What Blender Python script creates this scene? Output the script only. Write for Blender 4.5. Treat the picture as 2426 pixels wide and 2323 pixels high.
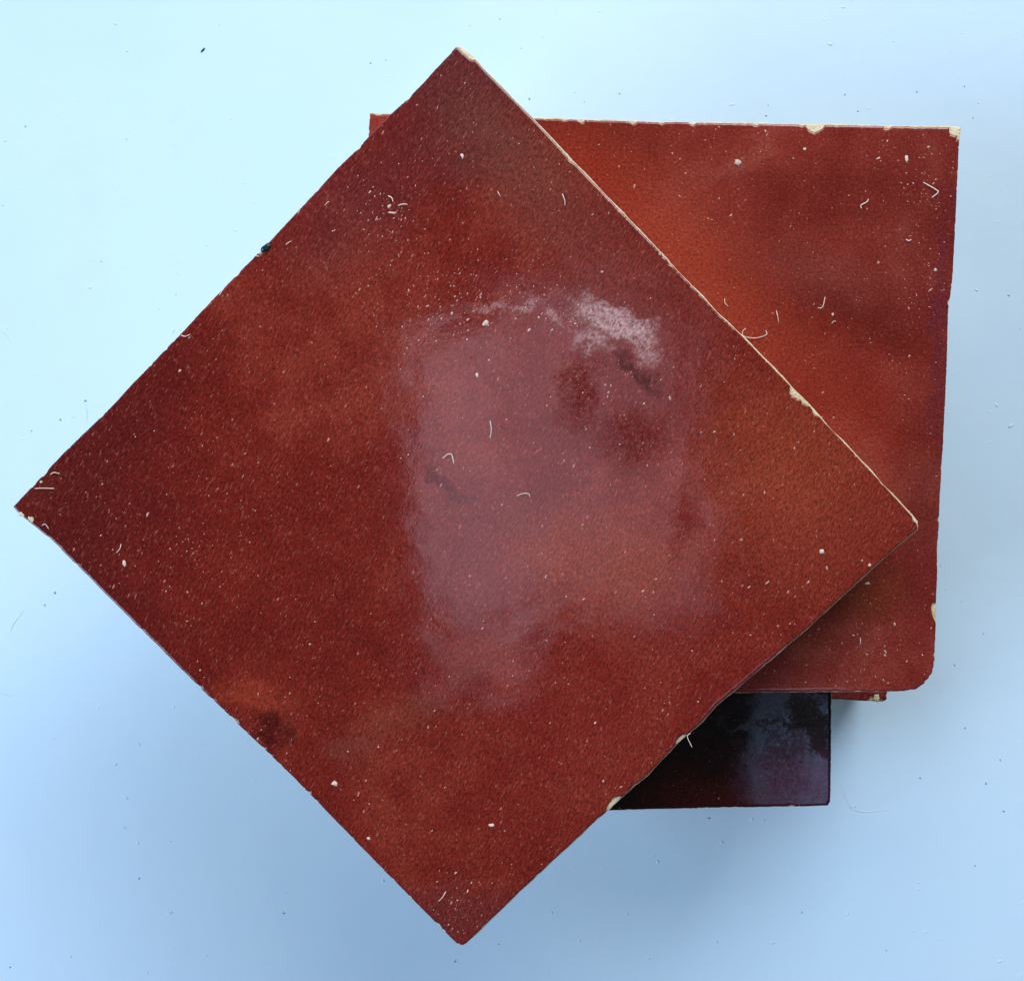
import bpy, bmesh, math, random
import numpy as np
from mathutils import Vector, noise as mnoise

for o in list(bpy.data.objects):
    bpy.data.objects.remove(o)
scene = bpy.context.scene
R = math.radians

# ------------------------------------------------------------------ camera
CAM_H = 0.215                       # lens to the face of the topmost tile
TH = 0.014                          # tile thickness
TOP = 4 * TH                        # four tiles on the table
CAM_Z = TOP + CAM_H
K0 = 0.1 / 1513.0                   # metres per photo pixel on the topmost face
W, H = 2426.0, 2323.0

cd = bpy.data.cameras.new('camera')
cam = bpy.data.objects.new('camera', cd)
scene.collection.objects.link(cam)
cam.location = (0, 0, CAM_Z)
cam.rotation_euler = (0, 0, 0)
cd.sensor_fit = 'HORIZONTAL'
cd.sensor_width = 36.0
cd.lens = 36.0 * CAM_H / (W * K0)
cd.clip_start = 0.005
cd.clip_end = 20
scene.camera = cam

# ------------------------------------------------------------------ world and lamps
world = bpy.data.worlds.new('World')
scene.world = world
world.use_nodes = True
wb = world.node_tree.nodes['Background']
wb.inputs[0].default_value = (0.90, 0.95, 1.0, 1)
wb.inputs[1].default_value = 0.065


def lamp(name, loc, target, sx, sy, radiance, col, spread=180):
    l = bpy.data.lights.new(name, 'AREA')
    l.shape = 'RECTANGLE'
    l.size, l.size_y = sx, sy
    l.energy = radiance * sx * sy * math.pi
    l.color = col
    l.spread = R(spread)
    o = bpy.data.objects.new(name, l)
    scene.collection.objects.link(o)
    o.location = loc
    o.rotation_euler = (Vector(target) - Vector(loc)).to_track_quat('-Z', 'Y').to_euler()
    return o


# daylight window beyond the top of the picture, cooler window on the left, weaker one on the right
lamp('window_light', (0.12, 0.68, 0.50), (0, 0, 0.03), 0.80, 0.58, 4.1, (0.95, 0.975, 1.0))
lamp('left_window_light', (-0.74, -0.24, 0.54), (0, 0, 0.03), 0.58, 0.54, 8.5, (0.62, 0.80, 1.0))
lamp('right_window_light', (0.36, 0.69, 0.46), (0, 0, 0.03), 0.46, 0.45, 5.6, (0.90, 0.98, 1.0))
# added overhead lamps, shaped so their mirror image forms the hazy sheen
for cx, cy, w, h, rad in ((-0.0305, 0.0080, 0.072, 0.208, 2.1), (-0.0230, -0.1190, 0.066, 0.046, 0.9), (0.0360, 0.0310, 0.062, 0.214, 1.65), (0.0965, 0.0170, 0.060, 0.216, 1.15)):
    lamp('added_sheen_lamp', (cx, cy, 0.80), (cx, cy, 0), w, h, rad, (1.0, 0.80, 1.0)).rotation_euler[2] += R(5)
lamp('added_patch_lamp', (0.2150, -0.200, 0.80), (0.2150, -0.200, 0), 0.050, 0.080, 3.6, (0.42, 0.60, 1.0))  # added lamp, its mirror image makes the blue patch on the dark tile

scene.view_settings.view_transform = 'Standard'
scene.view_settings.look = 'None'
scene.view_settings.exposure = 0.0
scene.view_settings.gamma = 1.0
scene.view_settings.use_curve_mapping = False


# ------------------------------------------------------------------ helpers
def P(px, py, z):
    """photo pixel -> point on the plane at height z"""
    k = K0 * (CAM_Z - z) / CAM_H
    return ((px - W / 2) * k, (H / 2 - py) * k)


def tag(o, label=None, cat=None, group=None, kind=None):
    if label: o['label'] = label
    if cat: o['category'] = cat
    if group: o['group'] = group
    if kind: o['kind'] = kind
    return o


def mesh_obj(name, verts, faces, mat, parent=None, smooth=True):
    me = bpy.data.meshes.new(name)
    me.from_pydata([tuple(v) for v in verts], [], faces)
    me.update()
    if smooth:
        me.polygons.foreach_set('use_smooth', [True] * len(me.polygons))
    me.materials.append(mat)
    o = bpy.data.objects.new(name, me)
    scene.collection.objects.link(o)
    if parent is not None:
        o.parent = parent
    return o


def srgb(r, g, b):
    f = lambda c: (c / 255 / 12.92) if c / 255 <= 0.04045 else ((c / 255 + 0.055) / 1.055) ** 2.4
    return (f(r), f(g), f(b), 1)


class NT:
    """small node-graph helper; coordinates are object space in millimetres"""
    def __init__(self, name):
        self.m = bpy.data.materials.new(name)
        self.m.use_nodes = True
        self.t = self.m.node_tree
        self.t.nodes.clear()
        self.out = self.n('ShaderNodeOutputMaterial')
        self.b = self.n('ShaderNodeBsdfPrincipled')
        self.l(self.b.outputs[0], self.out.inputs[0])
        tc = self.n('ShaderNodeTexCoord')
        self.mm = self.vmath('SCALE', tc.outputs['Object'], scale=1000.0)

    def n(self, ty, **kw):
        nd = self.t.nodes.new(ty)
        for k, v in kw.items():
            setattr(nd, k, v)
        return nd

    def l(self, a, b):
        self.t.links.new(a, b)

    def put(self, sock, v):
        if isinstance(v, bpy.types.NodeSocket):
            self.l(v, sock)
        else:
            sock.default_value = v

    def vmath(self, op, a, b=None, scale=None):
        nd = self.n('ShaderNodeVectorMath', operation=op)
        self.put(nd.inputs[0], a)
        if b is not None: self.put(nd.inputs[1], b)
        if scale is not None: self.put(nd.inputs['Scale'], scale)
        return nd.outputs['Value'] if op in ('LENGTH', 'DISTANCE', 'DOT_PRODUCT') else nd.outputs[0]

    def math(self, op, a, b=0.5, c=None):
        nd = self.n('ShaderNodeMath', operation=op)
        self.put(nd.inputs[0], a); self.put(nd.inputs[1], b)
        if c is not None: self.put(nd.inputs[2], c)
        return nd.outputs[0]

    def noise(self, scale, detail=2.0, rough=0.5, vec=None, offset=None, dist=0.0):
        v = vec if vec is not None else self.mm
        if offset is not None:
            v = self.vmath('ADD', v, offset)
        nd = self.n('ShaderNodeTexNoise')
        self.l(v, nd.inputs['Vector'])
        nd.inputs['Scale'].default_value = scale
        nd.inputs['Detail'].default_value = detail
        nd.inputs['Roughness'].default_value = rough
        nd.inputs['Distortion'].default_value = dist
        return nd

    def ramp(self, x, a, b, lo=0.0, hi=1.0, smooth=True):
        nd = self.n('ShaderNodeMapRange', interpolation_type='SMOOTHSTEP' if smooth else 'LINEAR')
        self.put(nd.inputs[0], x)
        for i, v in enumerate((a, b, lo, hi)):
            self.put(nd.inputs[i + 1], v)
        return nd.outputs[0]

    def mix(self, f, a, b, mode='MIX'):
        nd = self.n('ShaderNodeMix', data_type='RGBA', blend_type=mode)
        self.put(nd.inputs[0], f); self.put(nd.inputs[6], a); self.put(nd.inputs[7], b)
        return nd.outputs[2]

    def rot(self, ang, sx, sy):
        nd = self.n('ShaderNodeMapping', vector_type='TEXTURE')
        self.l(self.mm, nd.inputs[0])
        nd.inputs['Rotation'].default_value = (0, 0, ang)
        nd.inputs['Scale'].default_value = (sx, sy, 1)
        return nd.outputs[0]


# ------------------------------------------------------------------ materials
def glaze_material(name, dark, mid, light, blobs, seed, streak=None, flecks=0.5, wave=1.0, rough=0.17, spec=0.5, grain=2.6, con=0.6, peak=0.55):
    """blobs: (x_mm, y_mm, rx_mm, ry_mm, angle, colour, strength, softness, rough_add)"""
    g = NT(name)
    off = (seed * 17.3, seed * 9.1, seed * 3.7)
    big = g.noise(0.035, 3.0, 0.55, offset=off, dist=0.6)
    med = g.noise(0.16, 4.0, 0.6, offset=off)
    f = g.math('ADD', g.math('MULTIPLY', big.outputs[0], 0.65), g.math('MULTIPLY', med.outputs[0], 0.35))
    c = g.mix(g.ramp(f, 0.34, 0.54), dark, mid)
    c = g.mix(g.ramp(f, 0.49, 0.66), c, light)
    rgh = rough
    spv = spec
    warp = g.noise(0.22, 4.0, 0.62, offset=(3.1, 7.7, 1.3))
    wv = g.vmath('SCALE', g.vmath('SUBTRACT', warp.outputs['Color'], (0.5, 0.5, 0.5)), scale=9.0)
    warp2 = g.noise(1.6, 3.0, 0.7, offset=(13.1, 1.7, 1.3))
    wv2 = g.vmath('SCALE', g.vmath('SUBTRACT', warp2.outputs['Color'], (0.5, 0.5, 0.5)), scale=2.2)
    pw = g.vmath('ADD', g.vmath('ADD', g.mm, wv), wv2)
    for (bx, by, rx, ry, an, col, st, soft, ra) in blobs:
        nd = g.n('ShaderNodeMapping', vector_type='TEXTURE')
        g.l(pw, nd.inputs[0])
        nd.inputs['Location'].default_value = (bx, by, TH * 1000)
        nd.inputs['Rotation'].default_value = (0, 0, an)
        nd.inputs['Scale'].default_value = (rx, ry, 1e3)
        d = g.vmath('LENGTH', nd.outputs[0])
        k = g.ramp(d, 1.0 + soft, 1.0 - soft, 0.0, st)
        if col is HIGHLIGHT or col is None or soft == 0.95:
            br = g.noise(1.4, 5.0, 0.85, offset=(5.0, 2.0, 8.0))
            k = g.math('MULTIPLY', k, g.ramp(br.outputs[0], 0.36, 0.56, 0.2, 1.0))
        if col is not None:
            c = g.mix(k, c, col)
        if soft == 0.95 and ra:      # dark gaps in the mirrored sheen, gloss taken out there
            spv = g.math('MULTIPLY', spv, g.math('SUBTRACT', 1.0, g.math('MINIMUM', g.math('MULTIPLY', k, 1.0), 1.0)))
        if ra:
            rgh = g.math('MULTIPLY_ADD', k, ra, rgh)
    # fine mottling of the glaze
    fine = g.noise(grain, 3.0, 0.68, vec=streak and g.rot(streak[0], streak[1], streak[2]), offset=off)
    c = g.mix(1.0, c, g.ramp(fine.outputs[0], 0.33, 0.69, 1 - con, 1 + con * 1.3, smooth=False), 'MULTIPLY')
    pk = g.noise(grain * 0.8, 3.0, 0.7, vec=streak and g.rot(streak[0], streak[1] * 1.5, streak[2]), offset=(off[2], 3.0, off[1]))
    c = g.mix(g.ramp(pk.outputs[0], 0.56, 0.76, 0.0, peak), c, (0.40, 0.12, 0.09, 1))
    dk = g.noise(1.5, 4.0, 0.8, offset=(off[1], off[0], 2.0))
    c = g.mix(g.ramp(dk.outputs[0], 0.60, 0.75, 0.0, 0.45), c, (0.05, 0.006, 0.005, 1))
    # pale pin flecks
    base_v = g.rot(streak[0], streak[1] * 1.0, streak[2]) if streak else g.mm
    for sc, thr, amt, r0 in ((0.9, 0.55, 0.95, 0.20), (2.2, 0.35, 0.60, 0.30)):
        vo = g.n('ShaderNodeTexVoronoi', feature='F1')
        wob = g.vmath('ADD', base_v, g.vmath('SCALE', g.noise(2.0, 2.0).outputs['Color'], scale=0.35))
        g.l(wob, vo.inputs['Vector'])
        vo.inputs['Scale'].default_value = sc
        sep = g.n('ShaderNodeSeparateColor')
        g.l(vo.outputs['Color'], sep.inputs[0])
        pick = g.ramp(sep.outputs[0], thr + 0.30 * (1 - flecks), 1.0)
        rr = g.math('MULTIPLY', sep.outputs[1], r0)
        inside = g.ramp(vo.outputs['Distance'], rr, g.math('MULTIPLY', rr, 0.45))
        zone = g.ramp(med.outputs[0], 0.40, 0.60, 0.12, 1.0)
        k = g.math('MULTIPLY', g.math('MULTIPLY', inside, pick), g.math('MULTIPLY', zone, amt))
        c = g.mix(k, c, (0.80, 0.36, 0.30, 1))
    g.l(c, g.b.inputs['Base Color'])
    rn = g.noise(0.5, 5.0, 0.7, offset=(1.0, 4.0, off[0]))
    rgh = g.math('ADD', rgh, g.ramp(rn.outputs[0], 0.40, 0.72, 0.0, 0.04))
    g.put(g.b.inputs['Roughness'], rgh)
    g.b.inputs['IOR'].default_value = 1.5
    g.put(g.b.inputs['Specular IOR Level'], spv)
    # relief: slow handmade waves, orange peel
    w1 = g.noise(0.055, 2.0, 0.5, offset=off)
    w2 = g.noise(0.35, 3.0, 0.55, offset=off)
    w3 = g.noise(3.0, 2.0, 0.6, vec=base_v)
    h = g.math('MULTIPLY_ADD', w1.outputs[0], 1.0 * wave, g.math('MULTIPLY_ADD', w2.outputs[0], 0.085 * wave, g.math('MULTIPLY', w3.outputs[0], 0.005)))
    bp = g.n('ShaderNodeBump')
    bp.inputs['Strength'].default_value = 1.0
    bp.inputs['Distance'].default_value = 0.00062
    g.l(h, bp.inputs['Height'])
    g.l(bp.outputs[0], g.b.inputs['Normal'])
    return g.m


def clay_material():
    g = NT('cream_clay')
    n1 = g.noise(0.5, 4.0, 0.6)
    n2 = g.noise(3.5, 3.0, 0.7)
    c = g.mix(g.ramp(n1.outputs[0], 0.35, 0.7), (0.86, 0.76, 0.52, 1), (0.70, 0.55, 0.33, 1))
    c = g.mix(g.ramp(n2.outputs[0], 0.55, 0.75, 0, 0.5), c, (0.42, 0.28, 0.14, 1))
    g.l(c, g.b.inputs['Base Color'])
    g.b.inputs['Roughness'].default_value = 0.85
    bp = g.n('ShaderNodeBump')
    bp.inputs['Distance'].default_value = 0.0003
    g.l(n2.outputs[0], bp.inputs['Height'])
    g.l(bp.outputs[0], g.b.inputs['Normal'])
    return g.m


def plain(name, col, rough=0.8, var=0.25):
    g = NT(name)
    n = g.noise(4.0, 2.0)
    g.l(g.mix(1.0, col, g.ramp(n.outputs[0], 0.3, 0.7, 1 - var, 1.0), 'MULTIPLY'), g.b.inputs['Base Color'])
    g.b.inputs['Roughness'].default_value = rough
    return g.m


def table_material():
    g = NT('pale_painted_board')
    n1 = g.noise(0.012, 3.0, 0.5)
    n2 = g.noise(0.10, 4.0, 0.6)
    c = g.mix(g.ramp(n1.outputs[0], 0.35, 0.65), (0.56, 0.75, 0.94, 1), (0.59, 0.77, 0.93, 1))
    c = g.mix(g.ramp(n2.outputs[0], 0.45, 0.75, 0, 0.35), c, (0.58, 0.73, 0.93, 1))
    g.l(c, g.b.inputs['Base Color'])
    g.b.inputs['Roughness'].default_value = 0.42
    g.b.inputs['Specular IOR Level'].default_value = 0.35
    w = g.noise(0.05, 3.0, 0.5)
    nib = g.noise(0.8, 3.0, 0.6)
    st = g.noise(0.5, 3.0, 0.6, vec=g.rot(0.06, 30, 1.2))
    h = g.math('MULTIPLY_ADD', w.outputs[0], 0.5, g.math('MULTIPLY_ADD', st.outputs[0], 0.05, g.math('MULTIPLY', g.ramp(nib.outputs[0], 0.62, 0.8), 0.10)))
    bp = g.n('ShaderNodeBump')
    bp.inputs['Strength'].default_value = 0.7
    bp.inputs['Distance'].default_value = 0.0006
    g.l(h, bp.inputs['Height'])
    g.l(bp.outputs[0], g.b.inputs['Normal'])
    return g.m


CLAY = clay_material()
LINT = plain('pale_lint', (0.95, 0.78, 0.68, 1), 0.7, 0.15)
DUST = plain('pale_dust', (0.86, 0.52, 0.44, 1), 0.8, 0.6)
CRUMB = plain('white_crumb', (0.82, 0.66, 0.56, 1), 0.8, 0.25)
DARK = plain('dark_green_glaze', (0.010, 0.028, 0.030, 1), 0.25, 0.6)
NAVY = plain('dark_blue_fleck', (0.02, 0.06, 0.12, 1), 0.7, 0.5)
NIB = plain('blue_grey_nib', (0.22, 0.40, 0.62, 1), 0.6, 0.4)
TABLE = table_material()

# ------------------------------------------------------------------ table top
def make_table():
    bm = bmesh.new()
    bmesh.ops.create_cube(bm, size=1.0)
    for v in bm.verts:
        v.co = Vector((v.co.x * 1.8, v.co.y * 1.6, (v.co.z - 0.5) * 0.03))
    bmesh.ops.bevel(bm, geom=bm.edges[:], offset=0.003, segments=3, affect='EDGES')
    me = bpy.data.meshes.new('table_top'); bm.to_mesh(me); bm.free()
    me.materials.append(TABLE)
    o = bpy.data.objects.new('table_top', me)
    scene.collection.objects.link(o)
    tag(o, 'pale blue-white painted board under the stack of tiles', 'table top', kind='structure')
    return o


table = make_table()


# ------------------------------------------------------------------ tiles
def densify(pts, step):
    out, seg = [], []
    n = len(pts)
    for i in range(n):
        a, b = Vector(pts[i]), Vector(pts[(i + 1) % n])
        m = max(1, int(round((b - a).length / step)))
        for j in range(m):
            out.append(a.lerp(b, j / m)); seg.append(i)
    return out, seg


def normals(pts):
    n = len(pts); res = []
    for i in range(n):
        d = pts[(i + 2) % n] - pts[i - 2]
        res.append(Vector((d.y, -d.x)).normalized())
    return res


def n1(x, y, s, seed):
    return mnoise.noise(Vector((x * s, y * s, seed)))


def make_tile(name, label, zb, px_pts, edge_ext, chips, mat, seed, ragged=1.0, zfun=None, notch=()):
    """px_pts: clockwise outline in photo pixels on the tile's face; edge_ext(i): clay showing past the glaze, mm"""
    zt = zb + TH
    pts = [P(x, y, zt) for x, y in px_pts]
    cx = sum(p[0] for p in pts) / len(pts); cy = sum(p[1] for p in pts) / len(pts)
    area = sum(pts[i][0] * pts[(i + 1) % len(pts)][1] - pts[(i + 1) % len(pts)][0] * pts[i][1] for i in range(len(pts)))
    if area < 0: raise RuntimeError('outline must be counter-clockwise')
    root = bpy.data.objects.new(name, None)
    root.empty_display_size = 0.02
    scene.collection.objects.link(root)
    root.location = (cx, cy, zb)
    tag(root, label, 'tile', 'glazed tiles in the stack')
    loc = [(p[0] - cx, p[1] - cy) for p in pts]
    dp, seg = densify(loc, 0.00022)
    nr = normals(dp)
    N = len(dp)
    glz, bod = [], []
    k = K0 * (CAM_Z - zt) / CAM_H
    chl = []
    for (x, y, r, dep) in chips:
        c = P(x, y, zt); chl.append((Vector((c[0] - cx, c[1] - cy)), r * k, dep))
    for i in range(N):
        p, nn = dp[i], nr[i]
        X, Y = p.x * 1000, p.y * 1000
        wob = (0.09 * n1(X, Y, 0.25, seed) + 0.05 * n1(X, Y, 0.9, seed + 3) + 0.04 * n1(X, Y, 2.6, seed + 5)) * 1e-3 * ragged
        nick = max(0.0, n1(X, Y, 0.55, seed + 9) - 0.28) * 0.8e-3 * ragged
        nick += max(0.0, n1(X, Y, 1.7, seed + 11) - 0.30) * 0.45e-3 * ragged
        ext = edge_ext[seg[i]] * 1e-3 * (1.0 + 0.7 * n1(X, Y, 0.35, seed + 21))
        q = p + nn * (wob - nick)
        for c, r, dep in chl:
            d = (p - c).length
            if d < r:
                q = q + p.normalized() * -1 * (r * dep * math.sqrt(max(0, 1 - (d / r) ** 2)) * (1 + 0.35 * n1(X, Y, 1.8, seed + 31)))
        bw = p + nn * (ext + wob * 0.6 + 0.03e-3 * n1(X, Y, 3.0, seed + 41) - 0.3 * nick)
        glz.append(q); bod.append(bw)
    zf = zfun or (lambda x, y: 0.0)
    # glaze: rounded rim, then rings towards the middle
    rings = []
    G = 0.00045
    for inset, dz in ((0.00004, -G), (0.0, -G * 0.72), (0.00002, -G * 0.45), (0.00010, -G * 0.2), (0.00024, -G * 0.06), (0.00036, 0.0), (0.00055, 0.0)):
        rings.append([(glz[i] - dp[i].normalized() * inset * 1.25, dz) for i in range(N)])
    base = dp
    for s in (0.935, 0.90, 0.86, 0.78, 0.68, 0.56, 0.42, 0.26, 0.10):
        rings.append([(b * s, 0.0) for b in base])
    verts, faces = [], []
    for ring in rings:
        for q, dz in ring:
            verts.append((q.x, q.y, TH + dz + zf(q.x, q.y)))
    verts.append((0, 0, TH + zf(0, 0)))
    for r in range(len(rings) - 1):
        for i in range(N):
            j = (i + 1) % N
            faces.append((r * N + i, r * N + j, (r + 1) * N + j, (r + 1) * N + i))
    last = (len(rings) - 1) * N
    for i in range(N):
        faces.append((last + i, last + (i + 1) % N, len(verts) - 1))
    mesh_obj('glaze', verts, faces, mat, root)
    # clay body: slightly wider under the glaze, tapering to the foot
    prof = ((0.0009, TH - 0.00034), (0.00025, TH - 0.00036), (0.00004, TH - 0.00046), (0.0, TH - 0.0007), (0.00005, TH - 0.002), (0.0003, TH * 0.65), (0.0009, TH * 0.3), (0.0013, 0.0006), (0.0019, 0.00012))
    verts, faces = [], []
    c0 = len(prof) * N
    for pi, (ins, z) in enumerate(prof):
        for i in range(N):
            q = bod[i] - dp[i].normalized() * (ins * 1.25)
            if 3 < pi:
                q = q + nr[i] * (0.00018 * n1(q.x * 1000, z * 1000 + q.y * 1000, 0.8, seed + 2))
            zz = z + (zf(q.x, q.y) if pi < 4 else 0)
            verts.append((q.x, q.y, zz))
    verts.append((0, 0, TH - 0.0006)); verts.append((0, 0, 0.00012))
    for r in range(len(prof) - 1):
        for i in range(N):
            j = (i + 1) % N
            faces.append((r * N + j, r * N + i, (r + 1) * N + i, (r + 1) * N + j))
    for i in range(N):
        j = (i + 1) % N
        faces.append((i, j, c0))
        faces.append(((len(prof) - 1) * N + j, (len(prof) - 1) * N + i, c0 + 1))
    mesh_obj('clay_body', verts, faces, CLAY, root)
    root['cx'] = cx; root['cy'] = cy
    return root


def lmm(px, py, zt, root):
    x, y = P(px, py, zt)
    return (x - root[0]) * 1000, (y - root[1]) * 1000


def blobs_from(px_blobs, pts, zt):
    ps = [P(x, y, zt) for x, y in pts]
    c = (sum(p[0] for p in ps) / len(ps), sum(p[1] for p in ps) / len(ps))
    k = K0 * (CAM_Z - zt) / CAM_H * 1000
    out = []
    for (x, y, rx, ry, an, col, st, soft, ra) in px_blobs:
        bx, by = lmm(x, y, zt, c)
        out.append((bx, by, rx * k, ry * k, R(-an), col, st, soft, ra))
    return out


Z4, Z3, Z2, Z1 = 0.0, TH, 2 * TH, 3 * TH

# outlines, counter-clockwise as seen from above, in photo pixels
T1 = [(1084, 107), (1003, 195), (923, 273), (800, 398), (640, 569), (505, 707), (400, 819), (321, 900), (257, 969), (149, 1073), (30, 1200),
      (45, 1217), (123, 1280), (224, 1381), (310, 1467), (444, 1600), (700, 1846), (843, 1994), (986, 2139), (1082, 2235), (1096, 2241),
      (1104, 2235), (1239, 2105), (1396, 1959), (1438, 1921), (1480, 1883), (1534, 1837), (1603, 1764), (1664, 1710), (1702, 1668), (1901, 1500), (1954, 1451), (2112, 1306), (2175, 1254),
      (2175, 1236), (2049, 1100), (1860, 900), (1756, 793), (1700, 741), (1500, 529), (1357, 382), (1264, 282), (1157, 175), (1114, 128)]
E1 = [0.05] * 10 + [0.08] * 11 + [0.15] * 13 + [0.24] * 10
T2 = [(876, 268), (872, 330), (850, 1640), (1745, 1641), (1972, 1639), (2103, 1638), (2139, 1637), (2171, 1632), (2191, 1619), (2209, 1594), (2215, 1562),
      (2218, 1476), (2222, 1300), (2232, 1100), (2243, 900), (2248, 737), (2259, 640), (2274, 330), (2278, 301), (1500, 287), (1264, 280), (925, 270)]
E2 = [0.05] * 2 + [0.07] * 3 + [0.07] * 4 + [0.09] * 9 + [0.24] * 4
T3 = [(782, 738), (790, 1926), (1450, 1919), (1694, 1913), (1901, 1910), (1962, 1908), (1968, 1898), (1970, 1768), (1971, 1642), (1974, 730)]
E3 = [0.05, 0.14, 0.14, 0.10, 0.08, 0.05, 0.05, 0.05, 0.05, 0.05]
T4 = [(935, 370), (870, 1597), (1972, 1656), (2094, 1662), (2101, 1657), (2103, 1640), (2165, 435)]
E4 = [0.05] * 7

DARKRED = srgb(92, 22, 16); MIDRED = srgb(111, 31, 23); LIGHTRED = srgb(125, 45, 33)
MAROON = srgb(80, 20, 18); PLUM = srgb(92, 38, 39); ORANGE = srgb(146, 64, 38); RUST = srgb(136, 54, 36); HIGHLIGHT = srgb(180, 142, 141)
B1 = [
    (1095, 190, 130, 200, 0, PLUM, 0.8, 0.8, 0.10),
    (850, 480, 200, 110, -45, PLUM, 0.5, 0.9, 0.10),
    (1230, 380, 170, 90, 45, srgb(108, 58, 46), 0.6, 0.9, 0.1),
    (1450, 620, 260, 120, 45, srgb(116, 50, 42), 0.5, 0.9, 0.1),
    (160, 1180, 200, 260, 0, MAROON, 0.75, 0.8, 0.05),
    (330, 960, 80, 200, 45, MAROON, 0.6, 0.8, 0),
    (250, 1400, 60, 300, -45, MAROON, 0.5, 0.8, 0),
    (1870, 1080, 190, 150, 20, ORANGE, 0.5, 0.9, 0),
    (1950, 1300, 170, 130, -40, RUST, 0.45, 0.9, 0),
    (1430, 1330, 200, 110, 20, ORANGE, 0.42, 0.8, 0.25),
    (595, 1645, 90, 36, 12, srgb(138, 50, 32), 0.7, 0.7, 0),
    (640, 1722, 50, 34, 35, srgb(48, 8, 8), 0.7, 0.7, 0),
    (945, 1700, 110, 36, -28, srgb(124, 60, 46), 0.42, 0.9, 0.05),
    (830, 1770, 60, 40, 0, srgb(116, 50, 40), 0.5, 0.8, 0.2),
    (1090, 2170, 120, 70, 0, PLUM, 0.55, 0.8, 0.2),
    (1400, 1700, 260, 160, -40, srgb(116, 30, 26), 0.5, 0.9, 0),
    # pale highlight and glint arcs painted into the colour, then dark smears
    (1455, 755, 92, 30, 18, HIGHLIGHT, 0.9, 0.4, 0.35),
    (1205, 716, 85, 9, -12, HIGHLIGHT, 0.45, 0.7, 0.2),
    (1310, 742, 24, 12, 30, HIGHLIGHT, 0.5, 0.7, 0.2),
    (1395, 800, 42, 26, 25, HIGHLIGHT, 0.7, 0.45, 0.3),
    (1512, 800, 28, 60, -35, HIGHLIGHT, 0.7, 0.45, 0.3),
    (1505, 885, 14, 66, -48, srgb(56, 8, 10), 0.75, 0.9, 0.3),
    (1372, 925, 34, 84, 8, srgb(90, 18, 13), 0.8, 0.95, 0.2),  # dark gap in the sheen, painted into the colour
    (1500, 1035, 76, 56, 20, srgb(88, 17, 12), 0.75, 0.95, 0.2),  # second painted gap in the sheen
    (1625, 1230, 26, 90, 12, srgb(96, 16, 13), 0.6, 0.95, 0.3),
    (1040, 1140, 14, 46, -40, srgb(70, 18, 22), 0.6, 0.6, 0.1),
    (1095, 1190, 44, 12, 5, srgb(80, 30, 36), 0.5, 0.7, 0.1),
]
B2 = [
    (1640, 640, 330, 130, 48, srgb(164, 64, 45), 0.7, 0.9, 0),
    (1400, 420, 120, 80, 48, srgb(146, 48, 32), 0.6, 0.9, 0),
    (2000, 960, 200, 150, 48, srgb(146, 48, 34), 0.55, 0.9, 0),
    (1950, 650, 150, 60, 20, srgb(118, 50, 44), 0.6, 0.9, 0.15),
    (2190, 520, 120, 300, 0, MAROON, 0.35, 0.9, 0.05),
    (1960, 450, 200, 60, 5, MAROON, 0.2, 0.9, 0),
    (2050, 760, 130, 50, 20, srgb(82, 16, 14), 0.5, 0.9, 0),
    (2180, 1250, 60, 300, 0, srgb(96, 26, 26), 0.5, 0.9, 0.1),
    (2030, 1400, 90, 60, 0, srgb(110, 58, 22), 0.45, 0.9, 0),
    (2225, 800, 18, 300, 2, srgb(90, 30, 40), 0.6, 0.8, 0.2),
]
B3 = [
    (1890, 1850, 110, 85, 0, srgb(80, 38, 60), 0.85, 0.8, 0.1),
    (1680, 1890, 150, 50, 0, srgb(62, 14, 11), 0.75, 0.9, 0.0),  # lit strip near the lower edge, put into the glaze colour
    (1850, 1712, 120, 7, -3, None, 0.8, 0.7, 0.3),
    (1860, 1740, 60, 130, 0, None, 0.8, 0.8, 0.22),
    (1930, 1715, 26, 100, -32, None, 1.0, 0.5, 0.6),
]
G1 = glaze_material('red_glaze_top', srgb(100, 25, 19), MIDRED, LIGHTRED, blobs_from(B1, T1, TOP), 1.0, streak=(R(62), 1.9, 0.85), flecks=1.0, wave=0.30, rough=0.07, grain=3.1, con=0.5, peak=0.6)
G2 = glaze_material('red_glaze_lower', srgb(110, 33, 26), srgb(128, 46, 37), srgb(145, 67, 56), blobs_from(B2, T2, Z2 + TH), 2.3, flecks=0.45, rough=0.06, wave=0.10, grain=2.4, con=0.38, peak=0.4)
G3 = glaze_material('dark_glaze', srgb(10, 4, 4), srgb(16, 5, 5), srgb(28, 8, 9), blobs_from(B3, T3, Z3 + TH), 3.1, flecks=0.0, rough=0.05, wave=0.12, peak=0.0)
G4 = glaze_material('red_glaze_bottom', DARKRED, srgb(120, 28, 22), LIGHTRED, [], 4.7, flecks=0.3, rough=0.25)


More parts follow.
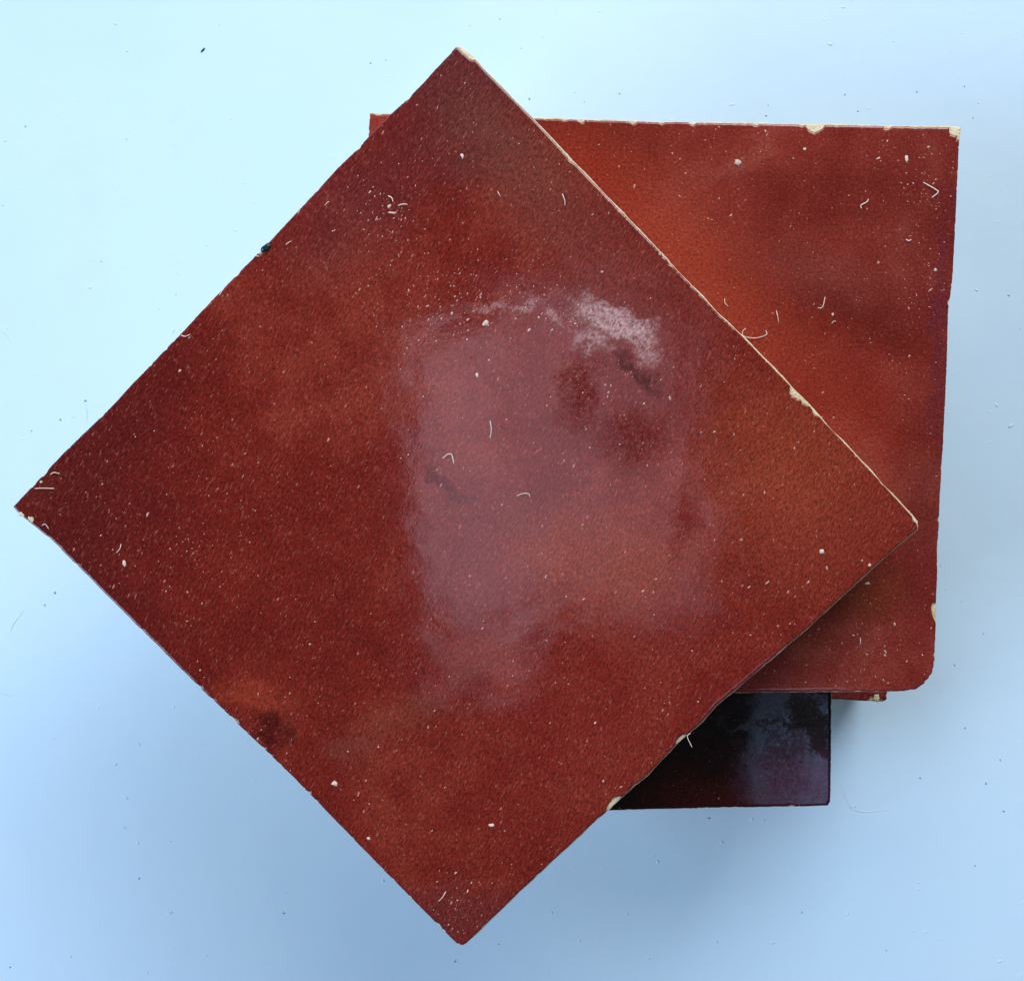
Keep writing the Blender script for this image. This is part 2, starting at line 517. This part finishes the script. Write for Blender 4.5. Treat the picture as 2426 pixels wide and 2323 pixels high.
tile4 = make_tile('glazed_tile', 'lowest red-brown glazed tile, only its chipped lower right corner showing', Z4, T4, E4,
                  [(2079, 1661, 17, 0.9)], G4, 44.0)
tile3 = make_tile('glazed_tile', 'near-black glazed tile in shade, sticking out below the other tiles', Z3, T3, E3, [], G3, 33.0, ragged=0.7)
tile2 = make_tile('glazed_tile', 'squarely laid red glazed tile with a chipped upper and a rounded lower corner', Z2, T2, E2,
                  [(2280, 298, 28, 0.75), (1932, 296, 22, 0.75), (2221, 1452, 22, 0.75), (1376, 284, 9, 0.8), (1500, 287, 9, 0.6), (1640, 290, 8, 0.7), (1790, 292, 8, 0.6), (2104, 298, 10, 0.6)],
                  G2, 22.0)
tile1 = make_tile('glazed_tile', 'topmost red glazed tile, turned to a diamond, with a hazy sheen', Z1, T1, E1,
                  [(1888, 930, 20, 0.6), (1908, 950, 14, 0.5), (1930, 980, 9, 0.6), (1455, 1905, 24, 0.5), (1615, 1752, 16, 0.5), (1105, 120, 26, 0.45), (618, 590, 12, 0.6)],
                  G1, 11.0, ragged=0.75)


# ------------------------------------------------------------------ small shapes
def lump_mesh(seed, n=9, rings=3):
    """an irregular flat-bottomed crumb of unit radius"""
    rnd = random.Random(seed)
    rad = [rnd.uniform(0.65, 1.15) for _ in range(n)]
    verts, faces = [], []
    for r in range(rings):
        t = r / rings
        for i in range(n):
            a = 2 * math.pi * i / n
            s = rad[i] * math.cos(t * math.pi / 2) * rnd.uniform(0.85, 1.1)
            verts.append((s * math.cos(a), s * math.sin(a), math.sin(t * math.pi / 2) * rnd.uniform(0.8, 1.15) if r else 0))
    verts.append((rnd.uniform(-.2, .2), rnd.uniform(-.2, .2), 1.0))
    for r in range(rings - 1):
        for i in range(n):
            j = (i + 1) % n
            faces.append((r * n + i, r * n + j, (r + 1) * n + j, (r + 1) * n + i))
    for i in range(n):
        faces.append(((rings - 1) * n + i, (rings - 1) * n + (i + 1) % n, len(verts) - 1))
    faces.append(tuple(range(n - 1, -1, -1)))
    return verts, faces


def lumps(specs, seed):
    """specs: (x, y, z, rx, ry, h, angle) -> one vertex and face list"""
    V, F = [], []
    rnd = random.Random(seed)
    for (x, y, z, rx, ry, h, an) in specs:
        v, f = lump_mesh(rnd.random(), n=7, rings=2)
        b = len(V); ca, sa = math.cos(an), math.sin(an)
        for p in v:
            X, Y = p[0] * rx, p[1] * ry
            V.append((x + X * ca - Y * sa, y + X * sa + Y * ca, z + p[2] * h))
        F += [tuple(b + i for i in q) for q in f]
    return V, F


def part_lump(name, root, zt, px, py, rx, ry, ang, h, mat, seed):
    x, y = P(px, py, zt)
    k = K0 * (CAM_Z - zt) / CAM_H
    v, f = lump_mesh(seed, 14, 4)
    ca, sa = math.cos(R(-ang)), math.sin(R(-ang))
    vv = []
    for p in v:
        X, Y = p[0] * rx * k, p[1] * ry * k
        vv.append((x - root.location.x + X * ca - Y * sa, y - root.location.y + X * sa + Y * ca, TH - 0.00008 + p[2] * h))
    return mesh_obj(name, vv, f, mat, root)


part_lump('bare_spot', tile1, TOP, 51, 1218, 6, 9, -50, 0.00016, CLAY, 1)
part_lump('bare_spot', tile1, TOP, 74, 1230, 7, 11, -35, 0.00016, CLAY, 2)
part_lump('bare_spot', tile1, TOP, 97, 1141, 5, 4, 0, 0.00014, CLAY, 3)
part_lump('glaze_burr', tile1, TOP, 632, 586, 16, 11, -35, 0.0005, DARK, 4)
part_lump('bare_spot', tile4, Z4 + TH, 2077, 1652, 9, 12, 20, 0.00018, CLAY, 9)


def fibre(px_pts, zt, label, width=3.2, sag=0.0):
    k = K0 * (CAM_Z - zt) / CAM_H
    pts = [Vector((*P(x, y, zt), 0)) for x, y in px_pts]
    # Catmull-Rom through the traced points
    ext = [pts[0] * 2 - pts[1]] + pts + [pts[-1] * 2 - pts[-2]]
    line = []
    for i in range(1, len(ext) - 2):
        a, b, c, d = ext[i - 1:i + 3]
        for s in range(6):
            t = s / 6
            line.append(0.5 * ((2 * b) + (c - a) * t + (2 * a - 5 * b + 4 * c - d) * t * t + (3 * b - a - 3 * c + d) * t ** 3))
    line.append(pts[-1])
    r0 = width * k * 0.35
    org = pts[0].copy()
    V, F = [], []
    n = len(line); S = 6
    for i, p in enumerate(line):
        d = (line[min(i + 1, n - 1)] - line[max(i - 1, 0)]).normalized()
        sd = Vector((-d.y, d.x, 0))
        e = min(i, n - 1 - i)
        r = r0 * (0.45 if e == 0 else 1.0) * (0.85 + 0.3 * mnoise.noise(Vector((i * 0.7, p.x * 900, p.y * 900))))
        lift = r0 * 0.9 + 0.00018 * math.sin(math.pi * i / (n - 1)) ** 2
        for j in range(S):
            a = 2 * math.pi * j / S
            V.append(tuple(p - org + sd * (r * math.cos(a)) + Vector((0, 0, lift + r * math.sin(a)))))
    for i in range(n - 1):
        for j in range(S):
            q = (j + 1) % S
            F.append((i * S + j, i * S + q, (i + 1) * S + q, (i + 1) * S + j))
    F.append(tuple(range(S - 1, -1, -1))); F.append(tuple((n - 1) * S + j for j in range(S)))
    o = mesh_obj('lint_fibre', V, F, LINT)
    o.location = (org.x, org.y, zt)
    tag(o, label, 'lint', 'loose lint fibres on the tiles')
    return o


def crumb(px, py, zt, rx, ry, ang, label, seed, mat=None, name='crumb', cat='crumb', group='pale crumbs on the tiles', h=None):
    k = K0 * (CAM_Z - zt) / CAM_H
    v, f = lump_mesh(seed, 10, 3)
    ca, sa = math.cos(R(-ang)), math.sin(R(-ang))
    hh = h if h else 0.7 * min(rx, ry) * k
    vv = [((p[0] * rx * ca - p[1] * ry * sa) * k, (p[0] * rx * sa + p[1] * ry * ca) * k, p[2] * hh) for p in v]
    o = mesh_obj(name, vv, f, mat or CRUMB, smooth=False)
    x, y = P(px, py, zt)
    o.location = (x, y, zt + 0.00001)
    tag(o, label, cat, group)
    return o


ZT1, ZT2 = TOP, Z2 + TH
fibre([(1049, 1086), (1060, 1076.5), (1070, 1077), (1075.6, 1098.7)], ZT1, 'pale hooked lint fibre inside the sheen near the middle of the top tile', 3.6)
fibre([(1161, 996), (1164, 1017.7), (1161, 1038)], ZT1, 'straight upright lint fibre in the middle of the top tile', 3.2)
fibre([(1224, 1175), (1237, 1169), (1251.6, 1169), (1256, 1177.5)], ZT1, 'faint arched lint fibre below centre of the top tile', 2.6)
fibre([(919.6, 464), (928.5, 469.6), (931.4, 478.5)], ZT1, 'short steep lint fibre right above a round white crumb on the top tile', 4)
fibre([(943, 487.5), (953.6, 484.6), (966, 484.6)], ZT1, 'short level lint fibre just right of a white crumb, upper part of the top tile', 4)
fibre([(1332, 459), (1337.6, 475), (1338.6, 487.5)], ZT1, 'steep lint fibre near the upper right edge of the top tile', 3)
fibre([(1178.5, 453.5), (1185.7, 466)], ZT1, 'tiny slanted lint fibre below the top corner of the top tile', 3)
fibre([(119, 1124), (129, 1119), (142, 1122)], ZT1, 'curved lint fibre at the left corner of the top tile, upper of two', 3.2)
fibre([(82, 1157), (104, 1156), (129, 1157)], ZT1, 'level straight lint fibre at the left corner of the top tile, lower of two', 3.2)
fibre([(287, 1288), (285, 1299), (276, 1309.6)], ZT1, 'small bent lint fibre above an oblong crumb near the lower left edge', 3)
fibre([(99, 1245), (108, 1241), (116, 1253)], ZT1, 'little arched lint fibre beside the bare clay spots at the left corner', 2.8)
fibre([(429, 794), (440, 797), (451, 792)], ZT1, 'wavy lint fibre lying on the middle of the upper left edge', 3.6)
fibre([(520, 700), (529, 686), (524, 690)], ZT1, 'folded lint fibre on the upper left edge below the dark green chip', 3.2)
fibre([(601, 604.6), (614, 608)], ZT1, 'tiny lint fibre right below the dark green chip of the upper left edge', 3.2)
fibre([(676.6, 580.6), (691, 571)], ZT1, 'tiny slanted lint fibre to the right of the dark green chip', 3)
fibre([(769, 488), (780, 477)], ZT1, 'tiny slanted lint fibre near the upper left edge, left of the white crumb cluster', 2.8)
fibre([(1057, 2110), (1048, 2124), (1039, 2134)], ZT1, 'slanted lint fibre near the bottom corner of the top tile', 3)
fibre([(1813, 1383), (1822, 1375.6)], ZT1, 'tiny lint fibre left of the crumb in the right part of the top tile', 3)
fibre([(1640, 1770), (1628, 1744), (1636, 1736)], ZT1, 'thin lint fibre caught on the lower right edge over the black tile', 2.4)
fibre([(2186.6, 432), (2216.5, 449.8), (2221, 457), (2207, 469)], ZT2, 'long bent lint fibre under the upper right corner of the square-laid tile', 4)
fibre([(2058, 472), (2052, 479.7), (2039, 487), (2041, 494.6)], ZT2, 'zigzag lint fibre in the upper right of the square-laid tile', 4)
fibre([(1954.7, 703), (1948, 727.7), (1936.8, 730)], ZT2, 'hooked lint fibre in the middle of the exposed part of the square-laid tile', 3.2)
fibre([(1838.7, 735), (1844.7, 765)], ZT2, 'straight steep lint fibre on the orange part of the square-laid tile', 3.4)
fibre([(1767, 778), (1759, 785.5), (1761.5, 796.6), (1789.5, 801), (1815, 793), (1813.7, 781.7)], ZT2, 'long looped lint fibre touching the upper right edge of the diamond tile', 3.2)
fibre([(1717, 707), (1717, 718), (1725, 726)], ZT2, 'small hooked lint fibre just above the long looped fibre', 3)
fibre([(2145.6, 567), (2153, 571), (2159, 567)], ZT2, 'tiny cup-shaped lint fibre towards the right edge of the square-laid tile', 3.2)
fibre([(1970, 767.6), (1974, 762), (1980, 761)], ZT2, 'tiny curved lint fibre below a white crumb on the square-laid tile', 3.2)
fibre([(2037.5, 1510), (2038, 1518), (2037.5, 1526)], ZT2, 'short upright lint fibre in the shaded lower right of the square-laid tile', 2.8)

crumb(922.5, 489, ZT1, 5.5, 5, 0, 'round white crumb between two lint fibres, upper part of the top tile', 1)
crumb(930, 504, ZT1, 9, 3, 5, 'flat white crumb just below the round crumb, upper part of the top tile', 2)
crumb(1095, 370, ZT1, 5, 7, -20, 'white crumb below the top corner of the diamond tile', 3)
crumb(1151, 764, ZT1, 10, 7, -20, 'large whitish crumb at the upper left rim of the sheen', 4)
crumb(1130, 889, ZT1, 3.5, 6, 0, 'small upright white crumb inside the sheen, upper left', 5)
crumb(294, 1334, ZT1, 4.5, 9, -20, 'oblong white crumb near the lower left edge of the top tile', 6)
crumb(1947, 1306, ZT1, 8, 7, 20, 'white crumb near the right corner of the diamond tile', 7)
crumb(2060, 1338, ZT1, 4.5, 4.5, 0, 'round white dot of dust beside the lower right edge of the diamond tile', 8)
crumb(793, 1855, ZT1, 9, 7, 15, 'white crumb near the middle of the lower left edge', 9)
crumb(1165, 1954, ZT1, 7, 5, 0, 'cream crumb in the lower part of the diamond tile', 10)
crumb(873, 1985, ZT1, 5, 3.5, 0, 'small white crumb on the lower left edge near the bottom corner', 11)
crumb(1748, 384, ZT2, 10, 8, 40, 'large pale crumb in the upper left of the square-laid tile', 12)
crumb(1906, 353.6, ZT2, 5, 3.5, 0, 'small white crumb near the top edge of the square-laid tile', 13)
crumb(2148, 376, ZT2, 5, 9, -10, 'upright pale crumb under the upper right corner of the square-laid tile', 14)
crumb(2216, 639, ZT2, 4, 3.8, 0, 'round white crumb at the right edge of the square-laid tile', 15)
crumb(1973, 745, ZT2, 3.5, 4.5, 0, 'white crumb beside the hooked fibre on the square-laid tile', 16)
crumb(2055, 1382, ZT2, 6, 3.5, 0, 'pinkish crumb just outside the lower right edge of the diamond tile', 17)
crumb(481, 119, 0.0, 8, 3.2, -45, 'dark blue oblong fleck on the pale board, upper left of the tiles', 18, mat=NAVY, name='dark_fleck', cat='fleck', group=None, h=0.0003)


# ------------------------------------------------------------------ fine dust (stuff)
def inside(poly, x, y):
    r = False
    n = len(poly)
    for i in range(n):
        x1, y1 = poly[i]; x2, y2 = poly[(i + 1) % n]
        if (y1 > y) != (y2 > y) and x < (x2 - x1) * (y - y1) / (y2 - y1) + x1:
            r = not r
    return r


def dust(poly, zt, n, seed, label, ang, spread, zones=(), skip=None):
    rnd = random.Random(seed)
    k = K0 * (CAM_Z - zt) / CAM_H
    xs = [p[0] for p in poly]; ys = [p[1] for p in poly]
    sp = []
    tries = 0
    while len(sp) < n and tries < n * 40:
        tries += 1
        if zones and rnd.random() < 0.22:
            zx, zy, zr = rnd.choice(zones)
            x, y = rnd.gauss(zx, zr), rnd.gauss(zy, zr)
        else:
            x, y = rnd.uniform(min(xs), max(xs)), rnd.uniform(min(ys), max(ys))
            if mnoise.noise(Vector((x / 170, y / 170, seed))) < rnd.uniform(-0.6, 0.3):
                continue
        if not inside(poly, x, y) or (skip and inside(skip, x, y)):
            continue
        s = min(4.4, 0.7 + rnd.expovariate(1.6)) * k
        el = rnd.uniform(1.0, 2.6)
        px, py = P(x, y, zt)
        sp.append((px, py, zt, s * el * 0.75, s * 0.75, s * 0.5, R(rnd.gauss(ang, spread))))
    V, F = lumps(sp, seed)
    o = mesh_obj('fine_dust', V, F, DUST, smooth=False)
    tag(o, label, 'dust', kind='stuff')


dust(T1, ZT1, 1000, 5, 'fine pale dust specks and added sparkle specks scattered over the topmost tile', 58, 22,
     zones=((1085, 690, 55), (1085, 690, 60), (1010, 800, 55), (1030, 760, 60), (1330, 740, 30), (930, 560, 60), (1090, 2160, 40), (1260, 700, 50), (430, 1330, 60), (900, 480, 40), (1480, 980, 90)))  # denser specks by the sheen's upper left rim stand in for its sparkle
vis2 = [(1300, 292), (2262, 312), (2206, 1585), (2150, 1628), (1760, 1632), (2170, 1262)]
dust(vis2, ZT2, 360, 8, 'fine pale dust specks scattered over the square-laid tile', 45, 60,
     zones=((2200, 480, 50), (2040, 1560, 60), (2190, 700, 50)), skip=T1)


# ------------------------------------------------------------------ marks in the table's paint
def table_marks():
    rnd = random.Random(3)
    pos = [(914, 143), (878, 150), (1113, 62), (1184, 46), (1254, 235), (1234, 115), (1468, 222), (1362, 220), (1384, 242), (2033, 264), (2002, 224), (1815, 275),
           (2172, 218), (1820, 250), (2285, 205), (2305, 280), (143, 994), (203, 949), (75, 1021), (130, 1404), (106, 1433), (1182, 2236), (1078, 2276), (24, 2290), (408, 2160),
           (610, 1690), (672, 2162), (1680, 1937), (2229, 1341), (2240, 1398), (2262, 1575), (2180, 1842), (2336, 1855), (2370, 1800), (2378, 1921), (2310, 2050), (405, 1992),
           (2287, 1724), (2330, 1500), (2390, 700), (60, 300), (240, 620), (130, 1750), (330, 2080), (1900, 2160), (1700, 2230), (2100, 2250), (520, 60), (300, 330)]
    sp = []
    k = K0 * CAM_Z / CAM_H
    for x, y in pos:
        a, b = P(x, y, 0)
        s = rnd.uniform(1.3, 3.0) * k
        sp.append((a, b, -0.00002, s * rnd.uniform(1, 1.8), s, s * 0.5, rnd.uniform(0, 3)))
    V, F = lumps(sp, 4)
    o = mesh_obj('paint_nibs', V, F, NIB, table)
    o['kind'] = 'stuff'
    # pale nibs under the paint
    sp = []
    for i in range(150):
        a, b = P(rnd.uniform(0, W), rnd.uniform(0, H), 0)
        s = rnd.uniform(1.5, 4.5) * k
        sp.append((a, b, -0.00002, s * rnd.uniform(1, 2.5), s, s * 0.35, rnd.uniform(0, 3)))
    V, F = lumps(sp, 6)
    o = mesh_obj('painted_over_grit', V, F, TABLE, table)
    o['kind'] = 'stuff'
    # hairs painted into the surface
    for pts in ([(1984, 1855), (1995, 1868), (2003, 1890), (2016, 1912), (2038, 1921), (2070, 1921), (2100, 1918)],
                [(0, 780), (14, 792), (26, 812)], [(0, 1636), (14, 1644), (30, 1648)], [(60, 1440), (30, 1480), (25, 1500)], [(200, 950), (206, 975), (205, 1000)]):
        o = fibre(pts, 0.0, 'x', 5)
        o.name = 'painted_over_hair'; o.data.name = 'painted_over_hair'
        o.data.materials[0] = TABLE
        for key in ('label', 'category', 'group'):
            if key in o: del o[key]
        for v in o.data.vertices:
            v.co.z = v.co.z * 0.25 - 0.00004
        o.parent = table


table_marks()
for t in (tile1, tile2, tile3, tile4):
    del t['cx']; del t['cy']
